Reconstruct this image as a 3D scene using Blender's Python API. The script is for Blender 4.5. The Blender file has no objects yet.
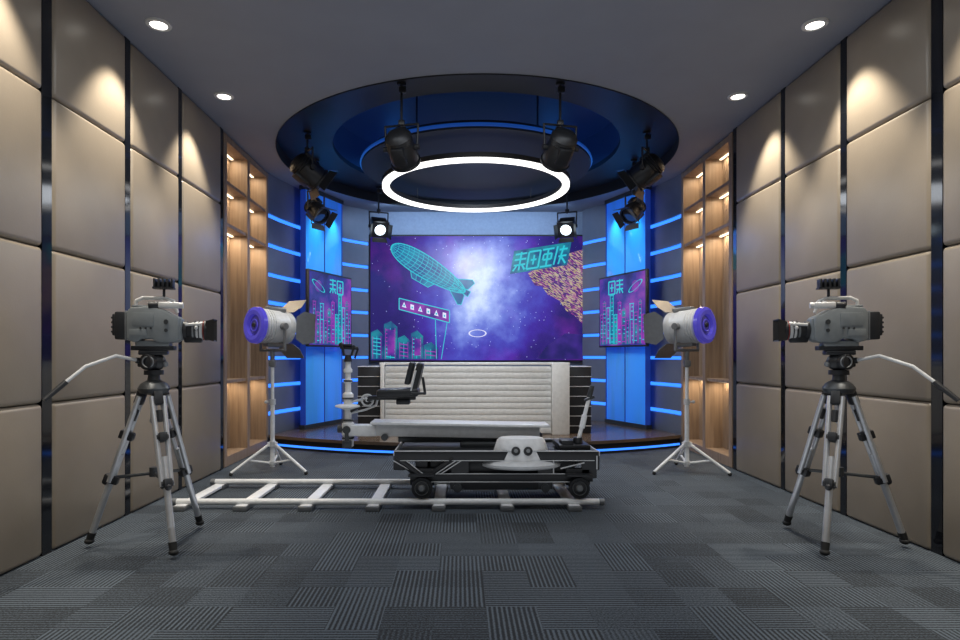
import bpy, bmesh, math, random
from mathutils import Vector, Matrix, Euler
random.seed(4)
S=bpy.context.scene
COL=S.collection
try:
    S.view_settings.view_transform='Standard'
except Exception: pass

# ---------------------------------------------------------------- materials
def nt(name):
    m=bpy.data.materials.new(name); m.use_nodes=True
    return m,m.node_tree.nodes,m.node_tree.links,m.node_tree.nodes['Principled BSDF']
def mk(name,c,rough=.5,metal=0,em=None,es=0,var=.06,scale=25,bump=0,coat=0):
    m,N,L,p=nt(name)
    tc=N.new('ShaderNodeTexCoord'); no=N.new('ShaderNodeTexNoise'); no.inputs['Scale'].default_value=scale
    no.inputs['Detail'].default_value=3
    L.new(tc.outputs['Object'],no.inputs['Vector'])
    cr=N.new('ShaderNodeValToRGB')
    cr.color_ramp.elements[0].position=.3; cr.color_ramp.elements[1].position=.7
    cr.color_ramp.elements[0].color=[max(0,v*(1-var)) for v in c]+[1]
    cr.color_ramp.elements[1].color=[min(1,v*(1+var)) for v in c]+[1]
    L.new(no.outputs['Fac'],cr.inputs['Fac']); L.new(cr.outputs['Color'],p.inputs['Base Color'])
    p.inputs['Roughness'].default_value=rough; p.inputs['Metallic'].default_value=metal
    if coat: p.inputs['Coat Weight'].default_value=coat
    if em:
        p.inputs['Emission Color'].default_value=list(em)+[1]; p.inputs['Emission Strength'].default_value=es
    if bump:
        b=N.new('ShaderNodeBump'); b.inputs['Strength'].default_value=bump; b.inputs['Distance'].default_value=.004
        n2=N.new('ShaderNodeTexNoise'); n2.inputs['Scale'].default_value=scale*12
        L.new(tc.outputs['Object'],n2.inputs['Vector']); L.new(n2.outputs['Fac'],b.inputs['Height']); L.new(b.outputs['Normal'],p.inputs['Normal'])
    return m
M_leather=mk('taupe_leather',(.275,.228,.172),.33,scale=6,var=.03,bump=.10)
M_slab=mk('wall_paint',(.10,.085,.07),.8)
M_blackglass=mk('black_glass',(.008,.009,.012),.08)
M_ceil=mk('ceiling_paint',(.265,.28,.325),.8,scale=3,var=.03)
M_black=mk('black_paint',(.006,.006,.007),.5)
M_blk=mk('black_plastic',(.016,.017,.020),.42)
M_dark=mk('dark_grey_metal',(.06,.065,.07),.4,.5)
M_lampdk=mk('lamp_dark_grey',(.018,.019,.022),.4,.2)
M_grey=mk('grey_metal',(.22,.23,.24),.4,.5)
M_door=mk('grey_door_metal',(.17,.185,.21),.4,.3)
M_silver=mk('silver_tube',(.55,.56,.58),.32,.6)
M_white=mk('white_enamel',(.80,.81,.82),.35)
M_off=mk('pale_grey_enamel',(.58,.59,.60),.35)
M_desk=mk('cream_lacquer',(.66,.65,.62),.4)
M_camgrey=mk('camera_body_grey',(.215,.235,.245),.42,.2)
M_camlt=mk('camera_light_grey',(.60,.60,.60),.4,.1)
M_red=mk('red_ring',(.4,.06,.05),.4)
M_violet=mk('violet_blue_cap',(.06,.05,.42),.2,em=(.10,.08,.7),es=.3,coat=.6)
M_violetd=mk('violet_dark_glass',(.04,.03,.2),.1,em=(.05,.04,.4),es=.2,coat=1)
M_woodd=mk('dark_wood_floor',(.12,.085,.06),.22,scale=5,var=.15)
M_curve=mk('stage_wall_panel',(.17,.185,.235),.35,.25,scale=4)
M_back=mk('upper_wall_paint',(.27,.32,.42),.6)
M_rubber=mk('rubber',(.015,.015,.015),.7)
M_disc=mk('disc_navy',(.005,.006,.011),.6)
def emis(name,c,s,base=(.02,.02,.02)):
    m,N,L,p=nt(name)
    tc=N.new('ShaderNodeTexCoord'); no=N.new('ShaderNodeTexNoise'); no.inputs['Scale'].default_value=2
    L.new(tc.outputs['Object'],no.inputs['Vector'])
    mr=N.new('ShaderNodeMapRange'); mr.inputs['To Min'].default_value=s*.92; mr.inputs['To Max'].default_value=s*1.08
    L.new(no.outputs['Fac'],mr.inputs['Value']); L.new(mr.outputs['Result'],p.inputs['Emission Strength'])
    p.inputs['Base Color'].default_value=list(base)+[1]; p.inputs['Emission Color'].default_value=list(c)+[1]
    p.inputs['Roughness'].default_value=.4
    return m
def emn(name,c1,c2,scale,s=.9):
    m,N,L,p=nt(name)
    tc=N.new('ShaderNodeTexCoord'); no=N.new('ShaderNodeTexNoise'); no.inputs['Scale'].default_value=scale; no.inputs['Detail'].default_value=5
    L.new(tc.outputs['Object'],no.inputs['Vector'])
    cr=N.new('ShaderNodeValToRGB'); cr.color_ramp.elements[0].position=.38; cr.color_ramp.elements[1].position=.66
    cr.color_ramp.elements[0].color=list(c1)+[1]; cr.color_ramp.elements[1].color=list(c2)+[1]
    L.new(no.outputs['Fac'],cr.inputs['Fac']); L.new(cr.outputs[0],p.inputs['Emission Color']); p.inputs['Emission Strength'].default_value=s
    p.inputs['Base Color'].default_value=(.01,.01,.02,1); p.inputs['Roughness'].default_value=.3
    return m
E_white=emis('led_white',(1,.98,.95),2.2)
E_lens=emis('lamp_lens_lit',(.75,.9,1),3)
E_warm=emis('led_warm',(1,.80,.55),3.0)
E_blue=emis('led_blue',(.03,.20,1),1.9)
E_rim=emis('led_blue_dim',(.01,.10,.55),.40)
E_blue2=emis('led_blue_soft',(.01,.05,.42),.35,(.02,.04,.2))
E_recess=emis('recess_blue_glow',(.003,.018,.10),.18,(.010,.030,.12))  # blue cove light put into the recess surface as its own glow
E_down=emis('downlight_lens',(1,.95,.86),6)
E_cyan=emis('neon_cyan',(.02,.55,.66),1.0)
E_cyand=emn('airship_teal',(.006,.05,.26),(.01,.24,.42),3.2,.95)
E_mag=emis('neon_magenta',(.40,.03,.50),.8)
E_magn=emn('magenta_haze',(.06,.02,.28),(.32,.04,.45),4,.9)
E_pinkw=emis('neon_pale',(.75,.75,1),1.0)
E_navy=emn('navy_picture',(.012,.01,.12),(.05,.02,.26),4,.9)
E_tower=emn('tower_teal',(.01,.03,.20),(.01,.30,.38),4,.9)

def wood():
    m,N,L,p=nt('oak_wood')
    tc=N.new('ShaderNodeTexCoord'); mp=N.new('ShaderNodeMapping'); mp.inputs['Scale'].default_value=(14,14,.8)
    no=N.new('ShaderNodeTexNoise'); no.inputs['Scale'].default_value=2.2; no.inputs['Detail'].default_value=5
    L.new(tc.outputs['Object'],mp.inputs['Vector']); L.new(mp.outputs['Vector'],no.inputs['Vector'])
    cr=N.new('ShaderNodeValToRGB'); cr.color_ramp.elements[0].position=.3;cr.color_ramp.elements[1].position=.75
    cr.color_ramp.elements[0].color=(.22,.15,.10,1); cr.color_ramp.elements[1].color=(.36,.26,.18,1)
    L.new(no.outputs['Fac'],cr.inputs['Fac']); L.new(cr.outputs['Color'],p.inputs['Base Color'])
    p.inputs['Roughness'].default_value=.5
    return m
M_wood=wood()

def carpet():
    m,N,L,p=nt('carpet_tiles')
    def math_(op,a,b=None,c=None):
        n=N.new('ShaderNodeMath'); n.operation=op
        for i,v in enumerate((a,b,c)):
            if v is None: continue
            if isinstance(v,(int,float)): n.inputs[i].default_value=v
            else: L.new(v,n.inputs[i])
        return n.outputs[0]
    g=N.new('ShaderNodeNewGeometry'); sp=N.new('ShaderNodeSeparateXYZ'); L.new(g.outputs['Position'],sp.inputs[0])
    x,y=sp.outputs['X'],sp.outputs['Y']
    def cell(s,ox,oy,seed):
        a=math_('FLOOR',math_('DIVIDE',math_('ADD',x,ox),s)); b=math_('FLOOR',math_('DIVIDE',math_('ADD',y,oy),s))
        cb=N.new('ShaderNodeCombineXYZ'); L.new(a,cb.inputs[0]); L.new(b,cb.inputs[1]); cb.inputs[2].default_value=seed
        w=N.new('ShaderNodeTexWhiteNoise'); w.noise_dimensions='3D'; L.new(cb.outputs[0],w.inputs['Vector'])
        return w.outputs['Value']
    r1=cell(.25,.07,.02,1); r2=cell(.5,.07,.02,5); r3=cell(.125,.07,.02,9)
    orient=math_('GREATER_THAN',cell(.25,.07,.02,3),.5)
    mixc=N.new('ShaderNodeMix'); mixc.data_type='FLOAT'; L.new(orient,mixc.inputs[0]); L.new(x,mixc.inputs[2]); L.new(y,mixc.inputs[3])
    st=math_('SINE',math_('MULTIPLY',mixc.outputs[0],2*math.pi/.024))
    amp=math_('ADD',math_('MULTIPLY',math_('GREATER_THAN',r2,.30),.42),math_('ADD',math_('MULTIPLY',r3,.35),.12))
    no=N.new('ShaderNodeTexNoise'); no.inputs['Scale'].default_value=110; no.inputs['Detail'].default_value=1; L.new(g.outputs['Position'],no.inputs['Vector'])
    v=math_('ADD',math_('MULTIPLY',r1,.34),math_('MULTIPLY',r2,.18))
    v=math_('ADD',v,math_('MULTIPLY',math_('MULTIPLY',st,amp),1.0))
    v=math_('ADD',v,math_('MULTIPLY',math_('SUBTRACT',no.outputs['Fac'],.5),1.8))
    v=math_('ADD',v,.12)
    cr=N.new('ShaderNodeValToRGB'); cr.color_ramp.elements[0].color=(.006,.009,.013,1); cr.color_ramp.elements[1].color=(.100,.124,.150,1)
    L.new(v,cr.inputs['Fac']); L.new(cr.outputs['Color'],p.inputs['Base Color'])
    p.inputs['Roughness'].default_value=.85
    b=N.new('ShaderNodeBump'); b.inputs['Strength'].default_value=.4; b.inputs['Distance'].default_value=.003
    L.new(v,b.inputs['Height']); L.new(b.outputs['Normal'],p.inputs['Normal'])
    return m
M_carpet=carpet()

def galaxy():
    m,N,L,p=nt('galaxy_picture')
    tc=N.new('ShaderNodeTexCoord')
    no=N.new('ShaderNodeTexNoise'); no.inputs['Scale'].default_value=1.3; no.inputs['Detail'].default_value=8; no.inputs['Roughness'].default_value=.6
    L.new(tc.outputs['Object'],no.inputs['Vector'])
    vs=N.new('ShaderNodeVectorMath'); vs.operation='SUBTRACT'; vs.inputs[1].default_value=(.05,0,.18)
    L.new(tc.outputs['Object'],vs.inputs[0])
    vm=N.new('ShaderNodeVectorMath'); vm.operation='MULTIPLY'; vm.inputs[1].default_value=(.66,0,.48); L.new(vs.outputs[0],vm.inputs[0])
    ln=N.new('ShaderNodeVectorMath'); ln.operation='LENGTH'; L.new(vm.outputs[0],ln.inputs[0])
    a=N.new('ShaderNodeMath'); a.operation='MULTIPLY_ADD'; L.new(no.outputs['Fac'],a.inputs[0]); a.inputs[1].default_value=1.05; a.inputs[2].default_value=-.47
    s=N.new('ShaderNodeMath'); s.operation='SUBTRACT'; L.new(ln.outputs['Value'],s.inputs[0]); L.new(a.outputs[0],s.inputs[1])
    cr=N.new('ShaderNodeValToRGB'); e=cr.color_ramp.elements
    e[0].position=.0; e[0].color=(.60,.72,1,1); e[1].position=1; e[1].color=(.015,.008,.13,1)
    for pos,c in ((.12,(.33,.43,.88,1)),(.28,(.14,.19,.66,1)),(.45,(.06,.06,.46,1)),(.65,(.045,.018,.32,1)),(.8,(.03,.012,.2,1))):
        q=e.new(pos); q.color=c
    L.new(s.outputs[0],cr.inputs['Fac'])
    n2=N.new('ShaderNodeTexNoise'); n2.inputs['Scale'].default_value=1.1; n2.inputs['Detail'].default_value=6; n2.noise_dimensions='4D'; n2.inputs['W'].default_value=4.2
    L.new(tc.outputs['Object'],n2.inputs['Vector'])
    r2=N.new('ShaderNodeValToRGB'); r2.color_ramp.elements[0].position=.50; r2.color_ramp.elements[0].color=(0,0,0,1); r2.color_ramp.elements[1].position=.78; r2.color_ramp.elements[1].color=(.15,.005,.16,1)
    L.new(n2.outputs['Fac'],r2.inputs['Fac'])
    ad=N.new('ShaderNodeMix'); ad.data_type='RGBA'; ad.blend_type='ADD'; ad.inputs[0].default_value=1; L.new(cr.outputs[0],ad.inputs[6]); L.new(r2.outputs[0],ad.inputs[7])
    vo=N.new('ShaderNodeTexVoronoi'); vo.inputs['Scale'].default_value=13; L.new(tc.outputs['Object'],vo.inputs['Vector'])
    lt=N.new('ShaderNodeMath'); lt.operation='LESS_THAN'; lt.inputs[1].default_value=.085; L.new(vo.outputs['Distance'],lt.inputs[0])
    mx=N.new('ShaderNodeMix'); mx.data_type='RGBA'; L.new(lt.outputs[0],mx.inputs[0]); L.new(ad.outputs[2],mx.inputs[6]); mx.inputs[7].default_value=(.5,.6,1,1)
    L.new(mx.outputs[2],p.inputs['Emission Color']); p.inputs['Emission Strength'].default_value=1.05
    p.inputs['Base Color'].default_value=(.01,.01,.02,1); p.inputs['Roughness'].default_value=.25
    return m
M_galaxy=galaxy()
def speckle(name,cols,scale,strength=.9,stretch=(1,1,1),rot=0):
    m,N,L,p=nt(name)
    tc=N.new('ShaderNodeTexCoord'); m0=N.new('ShaderNodeMapping'); m0.inputs['Rotation'].default_value=(0,rot,0)
    mp=N.new('ShaderNodeMapping'); mp.inputs['Scale'].default_value=stretch
    vo=N.new('ShaderNodeTexVoronoi'); vo.inputs['Scale'].default_value=scale
    L.new(tc.outputs['Object'],m0.inputs['Vector']); L.new(m0.outputs[0],mp.inputs['Vector']); L.new(mp.outputs[0],vo.inputs['Vector'])
    cr=N.new('ShaderNodeValToRGB'); cr.color_ramp.interpolation='CONSTANT'
    e=cr.color_ramp.elements; e[0].color=list(cols[0])+[1]; e[1].position=.98; e[1].color=list(cols[-1])+[1]
    for i,c in enumerate(cols[1:-1]):
        q=e.new((i+1)/len(cols)); q.color=list(c)+[1]
    sp=N.new('ShaderNodeSeparateColor'); L.new(vo.outputs['Color'],sp.inputs[0]); L.new(sp.outputs[0],cr.inputs['Fac'])
    L.new(cr.outputs[0],p.inputs['Emission Color']); p.inputs['Emission Strength'].default_value=strength
    p.inputs['Base Color'].default_value=(.01,.01,.02,1); p.inputs['Roughness'].default_value=.25
    return m
M_city=speckle('golden_city_picture',[(.07,.02,.18),(.55,.42,.22),(.30,.05,.28),(.16,.03,.25),(.50,.22,.35),(.10,.03,.22),(.60,.50,.35),(.06,.02,.2)],20,.8,(1,1,4),math.radians(-32))
def tvpic():
    m,N,L,p=nt('neon_city_picture')
    tc=N.new('ShaderNodeTexCoord'); no=N.new('ShaderNodeTexNoise'); no.inputs['Scale'].default_value=2.5; no.inputs['Detail'].default_value=6
    L.new(tc.outputs['Object'],no.inputs['Vector'])
    cr=N.new('ShaderNodeValToRGB'); e=cr.color_ramp.elements
    e[0].position=.3; e[0].color=(.008,.008,.09,1); e[1].position=.75; e[1].color=(.4,.07,.45,1)
    q=e.new(.45); q.color=(.03,.03,.26,1); q=e.new(.58); q.color=(.14,.04,.36,1)
    L.new(no.outputs['Fac'],cr.inputs['Fac']); L.new(cr.outputs[0],p.inputs['Emission Color']); p.inputs['Emission Strength'].default_value=.9
    p.inputs['Base Color'].default_value=(.01,.01,.02,1); p.inputs['Roughness'].default_value=.2
    return m
M_tv=tvpic()
def colglass():
    m,N,L,p=nt('blue_glass')
    tc=N.new('ShaderNodeTexCoord'); mp=N.new('ShaderNodeMapping'); mp.inputs['Scale'].default_value=(5,5,.6)
    no=N.new('ShaderNodeTexNoise'); no.inputs['Scale'].default_value=1.2; no.inputs['Detail'].default_value=3
    L.new(tc.outputs['Object'],mp.inputs['Vector']); L.new(mp.outputs[0],no.inputs['Vector'])
    cr=N.new('ShaderNodeValToRGB'); cr.color_ramp.elements[0].position=.35; cr.color_ramp.elements[1].position=.7
    cr.color_ramp.elements[0].color=(.002,.02,.28,1); cr.color_ramp.elements[1].color=(.004,.07,.8,1)
    L.new(no.outputs['Fac'],cr.inputs['Fac']); L.new(cr.outputs[0],p.inputs['Emission Color']); p.inputs['Emission Strength'].default_value=.62
    p.inputs['Base Color'].default_value=(.08,.45,.85,1); p.inputs['Roughness'].default_value=.10
    p.inputs['Coat Weight'].default_value=1; p.inputs['Coat Roughness'].default_value=.04
    return m
M_col=colglass()

# ---------------------------------------------------------------- mesh builder
MX=1
class B:
    def __init__(s): s.bm=bmesh.new(); s.mi=0
    def m(s,i): s.mi=i; return s
    def _add(s,t,M=None):
        if M is not None: t.transform(M)
        for f in t.faces: f.material_index=s.mi
        me=bpy.data.meshes.new('t'); t.to_mesh(me); t.free(); s.bm.from_mesh(me); bpy.data.meshes.remove(me); return s
    def box(s,c,sz,rot=(0,0,0),bev=0,seg=2):
        t=bmesh.new(); bmesh.ops.create_cube(t,size=1)
        bmesh.ops.scale(t,vec=sz,verts=t.verts)
        if bev: bmesh.ops.bevel(t,geom=list(t.edges),offset=min(bev,min(sz)*.49),segments=seg,affect='EDGES',profile=.5)
        return s._add(t,Matrix.Translation(c)@Euler(rot).to_matrix().to_4x4())
    def cyl(s,a,b,r,r2=None,seg=20,bev=0):
        a=Vector(a);b=Vector(b); r2=r if r2 is None else r2
        t=bmesh.new(); bmesh.ops.create_cone(t,cap_ends=True,segments=seg,radius1=r,radius2=r2,depth=(b-a).length)
        if bev:
            ed=[e for e in t.edges if len(e.link_faces)==2 and any(len(f.verts)>4 for f in e.link_faces)]
            bmesh.ops.bevel(t,geom=ed,offset=bev,segments=2,affect='EDGES',profile=.5)
        return s._add(t,Matrix.Translation((a+b)/2)@(b-a).to_track_quat('Z','Y').to_matrix().to_4x4())
    def sph(s,c,r,sc=(1,1,1),seg=18):
        t=bmesh.new(); bmesh.ops.create_uvsphere(t,u_segments=seg,v_segments=seg//2,radius=r)
        return s._add(t,Matrix.Translation(c)@Matrix.Diagonal((*sc,1)))
    def tube(s,pts,r,seg=12):
        for i in range(len(pts)-1): s.cyl(pts[i],pts[i+1],r,seg=seg)
        for p in pts[1:-1]: s.sph(p,r*1.0,seg=12)
        return s
    def lathe(s,prof,o=(0,0,0),d=(0,0,1),seg=32,M=None,close=False):
        t=bmesh.new(); rings=[]
        for r,z in prof:
            if r<1e-6: rings.append([t.verts.new((0,0,z))])
            else: rings.append([t.verts.new((r*math.cos(2*math.pi*i/seg),r*math.sin(2*math.pi*i/seg),z)) for i in range(seg)])
        pairs=list(zip(rings[:-1],rings[1:]))
        if close: pairs.append((rings[-1],rings[0]))
        for A,C in pairs:
            for i in range(seg):
                j=(i+1)%seg
                if len(A)==1 and len(C)==1: continue
                if len(A)==1: t.faces.new((A[0],C[j],C[i]))
                elif len(C)==1: t.faces.new((A[i],A[j],C[0]))
                else: t.faces.new((A[i],A[j],C[j],C[i]))
        bmesh.ops.recalc_face_normals(t,faces=t.faces)
        return s._add(t,M if M is not None else Matrix.Translation(o)@Vector(d).to_track_quat('Z','Y').to_matrix().to_4x4())
    def torus(s,c,R,r,d=(0,0,1),seg=32,rs=10):
        return s.lathe([(R+r*math.cos(2*math.pi*k/rs),r*math.sin(2*math.pi*k/rs)) for k in range(rs)],c,d,seg,close=True)
    def prism(s,pts,th,M,bev=0):
        t=bmesh.new(); vs=[t.verts.new((x,-th/2,z)) for x,z in pts]; f=t.faces.new(vs)
        r=bmesh.ops.extrude_face_region(t,geom=[f]); ev=[g for g in r['geom'] if isinstance(g,bmesh.types.BMVert)]
        bmesh.ops.translate(t,vec=(0,th,0),verts=ev); bmesh.ops.recalc_face_normals(t,faces=t.faces)
        if bev: bmesh.ops.bevel(t,geom=list(t.edges),offset=bev,segments=2,affect='EDGES',profile=.5)
        return s._add(t,M)
    def poly(s,pts,faces):
        t=bmesh.new(); vs=[t.verts.new(p) for p in pts]
        for f in faces: t.faces.new([vs[i] for i in f])
        return s._add(t)
    def obj(s,name,mats,parent=None,label=None,cat=None,origin=None,loc=None,rot=None,kind=None,group=None,sharp=35):
        if origin is not None: bmesh.ops.translate(s.bm,vec=-Vector(origin),verts=s.bm.verts)
        if MX<0:
            bmesh.ops.scale(s.bm,vec=(-1,1,1),verts=s.bm.verts); bmesh.ops.reverse_faces(s.bm,faces=s.bm.faces)
        me=bpy.data.meshes.new(name); s.bm.to_mesh(me); s.bm.free()
        for mt in (mats if isinstance(mats,(list,tuple)) else [mats]): me.materials.append(mt)
        for p in me.polygons: p.use_smooth=True
        me.set_sharp_from_angle(angle=math.radians(sharp))
        o=bpy.data.objects.new(name,me); COL.objects.link(o)
        if parent is not None: o.parent=parent
        if loc is not None: o.location=loc
        elif origin is not None and parent is None: o.location=(origin[0]*MX,origin[1],origin[2])
        if rot is not None: o.rotation_euler=rot
        tag(o,label,cat,kind,group); return o
def tag(o,label=None,cat=None,kind=None,group=None):
    if label:o['label']=label
    if cat:o['category']=cat
    if kind:o['kind']=kind
    if group:o['group']=group
def empty(name,loc,label,cat,group=None,rz=0):
    o=bpy.data.objects.new(name,None); COL.objects.link(o); o.empty_display_size=.1
    o.location=(loc[0]*MX,loc[1],loc[2]); o.rotation_euler=(0,0,rz*MX); tag(o,label,cat,None,group); return o
def struct(b,name,mat,label=None,sharp=35): return b.obj(name,mat,kind='structure',label=label,sharp=sharp)
def lamp(kind,name,loc,energy,color,aim=None,parent=None,**k):
    d=bpy.data.lights.new(name,kind); d.energy=energy; d.color=color
    for a,v in k.items(): setattr(d,a,v)
    o=bpy.data.objects.new(name,d); COL.objects.link(o); o.location=loc
    if aim is not None: o.rotation_euler=(Vector(aim)-Vector(loc)).to_track_quat('-Z','Y').to_euler()
    if parent: o.parent=parent
    return o

W=2.8; H=3.72; CY=7.72; CR=2.46; YB=10.3; YF=-2.0
# ---------------------------------------------------------------- room shell
b=B(); b.box((0,(YF+10.8)/2,-.05),(6.8,10.8-YF,.1)); struct(b,'floor',M_carpet,'dark blue-grey patchwork carpet tile floor')
x0,x1,y0,y1=-3.4,3.4,YF,10.8
angs=[2*math.pi*i/128 for i in range(128)]+[math.atan2(yy-CY,xx) for xx in(x0,x1) for yy in (y0,y1)]
angs=sorted(set(round(a%(2*math.pi),6) for a in angs))
def rectp(a):
    c,s_=math.cos(a),math.sin(a); t=1e9
    if c>1e-9:t=min(t,x1/c)
    if c<-1e-9:t=min(t,x0/c)
    if s_>1e-9:t=min(t,(y1-CY)/s_)
    if s_<-1e-9:t=min(t,(y0-CY)/s_)
    return (c*t,CY+s_*t)
pts=[];fs=[];n=len(angs)
for a in angs:
    pts.append((CR*math.cos(a),CY+CR*math.sin(a),H)); q=rectp(a); pts.append((q[0],q[1],H))
for i in range(n):
    j=(i+1)%n; fs.append((2*i,2*i+1,2*j+1,2*j))
b=B(); b.poly(pts,fs); struct(b,'ceiling',M_ceil,'painted grey ceiling with a round opening over the stage')
RI=1.80
b=B(); b.lathe([(CR,H-.012),(CR,H+.13),(RI,H+.13),(RI,H+.19)],(0,CY,0),seg=96); struct(b,'trim_1',M_black,'black ring inside the round ceiling recess')
b=B(); b.lathe([(RI,H+.19),(RI+.02,H+.62),(0,H+.62)],(0,CY,0),seg=96); struct(b,'trim_2',E_recess,'top of the round ceiling recess, blue glow put into its material')
for i,sx in enumerate((-1,1)):
    nm='wall_left' if sx<0 else 'wall_right'
    b=B(); b.box((sx*(W+.11),(YF+6.62)/2,H/2+.1),(.1,6.62-YF,H+.2)); b.box((sx*(W+.11+.25),(6.62+8.3)/2,H/2+.1),(.1,1.8,H+.2)); b.box((sx*(W+.2),6.60,H/2+.1),(.26,.05,H+.2))
    struct(b,nm,M_slab,'side wall behind upholstered panels')
b=B(); b.box((0,YF-.05,H/2),(6,.1,H)); struct(b,'wall_front',M_slab)
cols=[(1.86,2.76),(2.85,3.725),(3.815,4.65),(4.725,5.53),(5.60,6.5)]
rows=[(0.002,.947),(.951,1.918),(1.922,2.888),(2.892,H-.004)]
k=3
for sx in (-1,1):
    for ci,(a,c) in enumerate(cols):
        for ri,(z0,z1) in enumerate(rows):
            b=B(); b.box((0,0,0),(.075,c-a,z1-z0),bev=.03,seg=5)
            b.obj('wall_panel',M_leather,loc=(sx*(W+.0225),(a+c)/2,(z0+z1)/2),label='taupe leather upholstered square wall panel',cat='wall panel',group='upholstered wall panels',sharp=60)
        nxt=cols[ci+1][0] if ci+1<len(cols) else 6.58
        b=B(); b.box((sx*(W+.025),(c+nxt)/2,H/2),(.06,nxt-c-.002,H)); struct(b,'trim_%d'%k,M_blackglass,'glossy black glass strip between wall panels'); k+=1

# ---------------------------------------------------------------- shelf units
for sx in (-1,1):
    MX=sx
    E=empty('display_shelf',(2.8,7.38,0),'oak wall display cabinet with warm lit open niches','cabinet','lit wall cabinets')
    Y0,Y1=6.62,8.14; D=.24
    yb=[(6.70,7.34),(7.42,8.06)]; zb=[(.12,.93),(.97,2.70),(2.74,3.17),(3.21,3.64)]
    b=B()
    for a,c in ((Y0,6.70),(7.34,7.42),(8.06,Y1)): b.box((2.8+D/2,(a+c)/2,1.86),(D,c-a,3.7))
    b.box((2.8+D/2,7.38,.06),(D-.004,Y1-Y0-.004,.11)); b.box((2.8+D/2,7.38,3.67),(D-.004,Y1-Y0-.004,.07))
    b.obj('cabinet_frame',M_wood,E,origin=(2.8,7.38,0))
    b=B(); b.box((2.8+D,7.38,1.86),(.02,Y1-Y0,3.6))
    y=6.71
    while y<8.06:
        b.cyl((2.8+D-.012,y,.12),(2.8+D-.012,y,3.64),.016,seg=8); y+=.045
    b.obj('fluted_back',M_wood,E,origin=(2.8,7.38,0))
    for a,c in yb:
        for zi in range(3):
            zt=(zb[zi][1]+zb[zi+1][0])/2
            b=B(); b.box((2.8+D/2+.005,(a+c)/2,zt),(D-.02,c-a-.002,.035)); b.obj('shelf',M_wood,E,origin=(2.8,7.38,0))
        for z0,z1 in zb:
            b=B(); b.box((2.8+D-.06,(a+c)/2,z1-.008),(.03,c-a-.04,.012)); b.obj('light_strip',E_warm,E,origin=(2.8,7.38,0),label='warm white light strip')
            lamp('AREA','niche_lamp',((2.8+D-.08-2.8)*sx,(a+c)/2-7.38,z1-.02),2.8 if z1<1 or z1>3 else 4.4,(1,.78,.52),parent=E,shape='RECTANGLE',size=.1,size_y=.5)
    MX=1

# ---------------------------------------------------------------- curved stage wall
path=[(-2.8,8.14),(-2.74,8.45),(-2.62,8.85),(-2.46,9.25),(-2.26,9.65),(-2.0,10.0),(-1.76,10.24)]
def offs(path,d):
    out=[]
    for i,p in enumerate(path):
        a=Vector(path[max(0,i-1)]); c=Vector(path[min(len(path)-1,i+1)]); t=(c-a).normalized(); nrm=Vector((t.y,-t.x))
        out.append((p[0]+nrm.x*d,p[1]+nrm.y*d))
    return out
def ribbon(b,path,z0,z1,d0,d1):
    A=offs(path,d0); C=offs(path,d1); n=len(path); pts=[]
    for i in range(n): pts+= [(A[i][0],A[i][1],z0),(C[i][0],C[i][1],z0),(C[i][0],C[i][1],z1),(A[i][0],A[i][1],z1)]
    fs=[(0,1,2,3),tuple(4*(n-1)+q for q in (3,2,1,0))]
    for i in range(n-1):
        for q in range(4):
            r=(q+1)%4; fs.append((4*i+q,4*i+r,4*(i+1)+r,4*(i+1)+q)[::-1])
    b.poly(pts,fs)
b=B()
ZS=(.42,.80,1.18,1.55,1.94,2.32,2.72,3.12)
bands=[]; zl=0
for z in ZS: bands.append((zl,z)); zl=z+.06
bands.append((zl,3.72))
for z0,z1 in bands: ribbon(b,path,z0,z1,-.06,0)
ribbon(b,path,0,3.72,-.1,-.06)
rp=[(-x,y) for x,y in path][::-1]; rp=[(x+.13 if x<2 else x+.02,y) for x,y in rp]
for z0,z1 in bands: ribbon(b,rp,z0,z1,-.06,0)
ribbon(b,rp,0,3.72,-.1,-.06)
b.m(1).box((.08,YB+.1,1.86),(4.2,.1,3.72))
bmesh.ops.recalc_face_normals(b.bm,faces=b.bm.faces)
struct(b,'wall_back',[M_curve,M_back],'curved grey panelled wall around the stage',sharp=20)
for pp in (path,rp):
    for z0 in ZS:
        b=B(); ribbon(b,pp,z0+.008,z0+.052,-.055,-.012); bmesh.ops.recalc_face_normals(b.bm,faces=b.bm.faces)
        b.obj('light_strip',E_blue,label='horizontal blue light strip set in the curved stage wall',cat='light',group='blue wall light strips',sharp=20)

# ---------------------------------------------------------------- video wall
SCX,SCZ,SW,SH=.10,2.22,3.66,2.12
E=empty('video_wall',(SCX,YB-.02,SCZ),'large video wall showing a purple galaxy with a neon airship','screen')
b=B(); b.box((0,.02,0),(SW+.06,.06,SH+.06)); b.obj('screen_frame',M_blk,E)
b=B(); b.box((0,-.015,0),(SW,.02,SH)); b.obj('screen_picture',M_galaxy,E)
def flat(name,mat,polys,dep=.0):
    b=B()
    for P in polys: b.prism(P,.003,Matrix.Translation((0,-.028-dep,0)))
    return b.obj(name,mat,E,label=None)
def rot2(pts,a,ox,oz): 
    c,s_=math.cos(a),math.sin(a); return [(x*c-z*s_+ox,x*s_+z*c+oz) for x,z in pts]
def strip(p,q,w):
    p=Vector(p);q=Vector(q);t=(q-p).normalized();nn=Vector((-t.y,t.x))*w/2
    return [tuple(p-nn),tuple(q-nn),tuple(q+nn),tuple(p+nn)]
AX,AZ,AA=-.84,.50,-math.radians(32); LA,HA=.74,.185
def hh(x): 
    u=x/LA; return HA*math.sqrt(max(0,1-u*u))*(1-.22*u)
N_=24; xs_=[-LA*math.cos(math.pi*i/N_) for i in range(N_+1)]
hull=[(x,hh(x)) for x in xs_]+[(x,-hh(x)) for x in xs_[-2:0:-1]]
flat('airship_hull_picture',E_cyand,[rot2(hull,AA,AX,AZ)])
lines=[]
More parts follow.
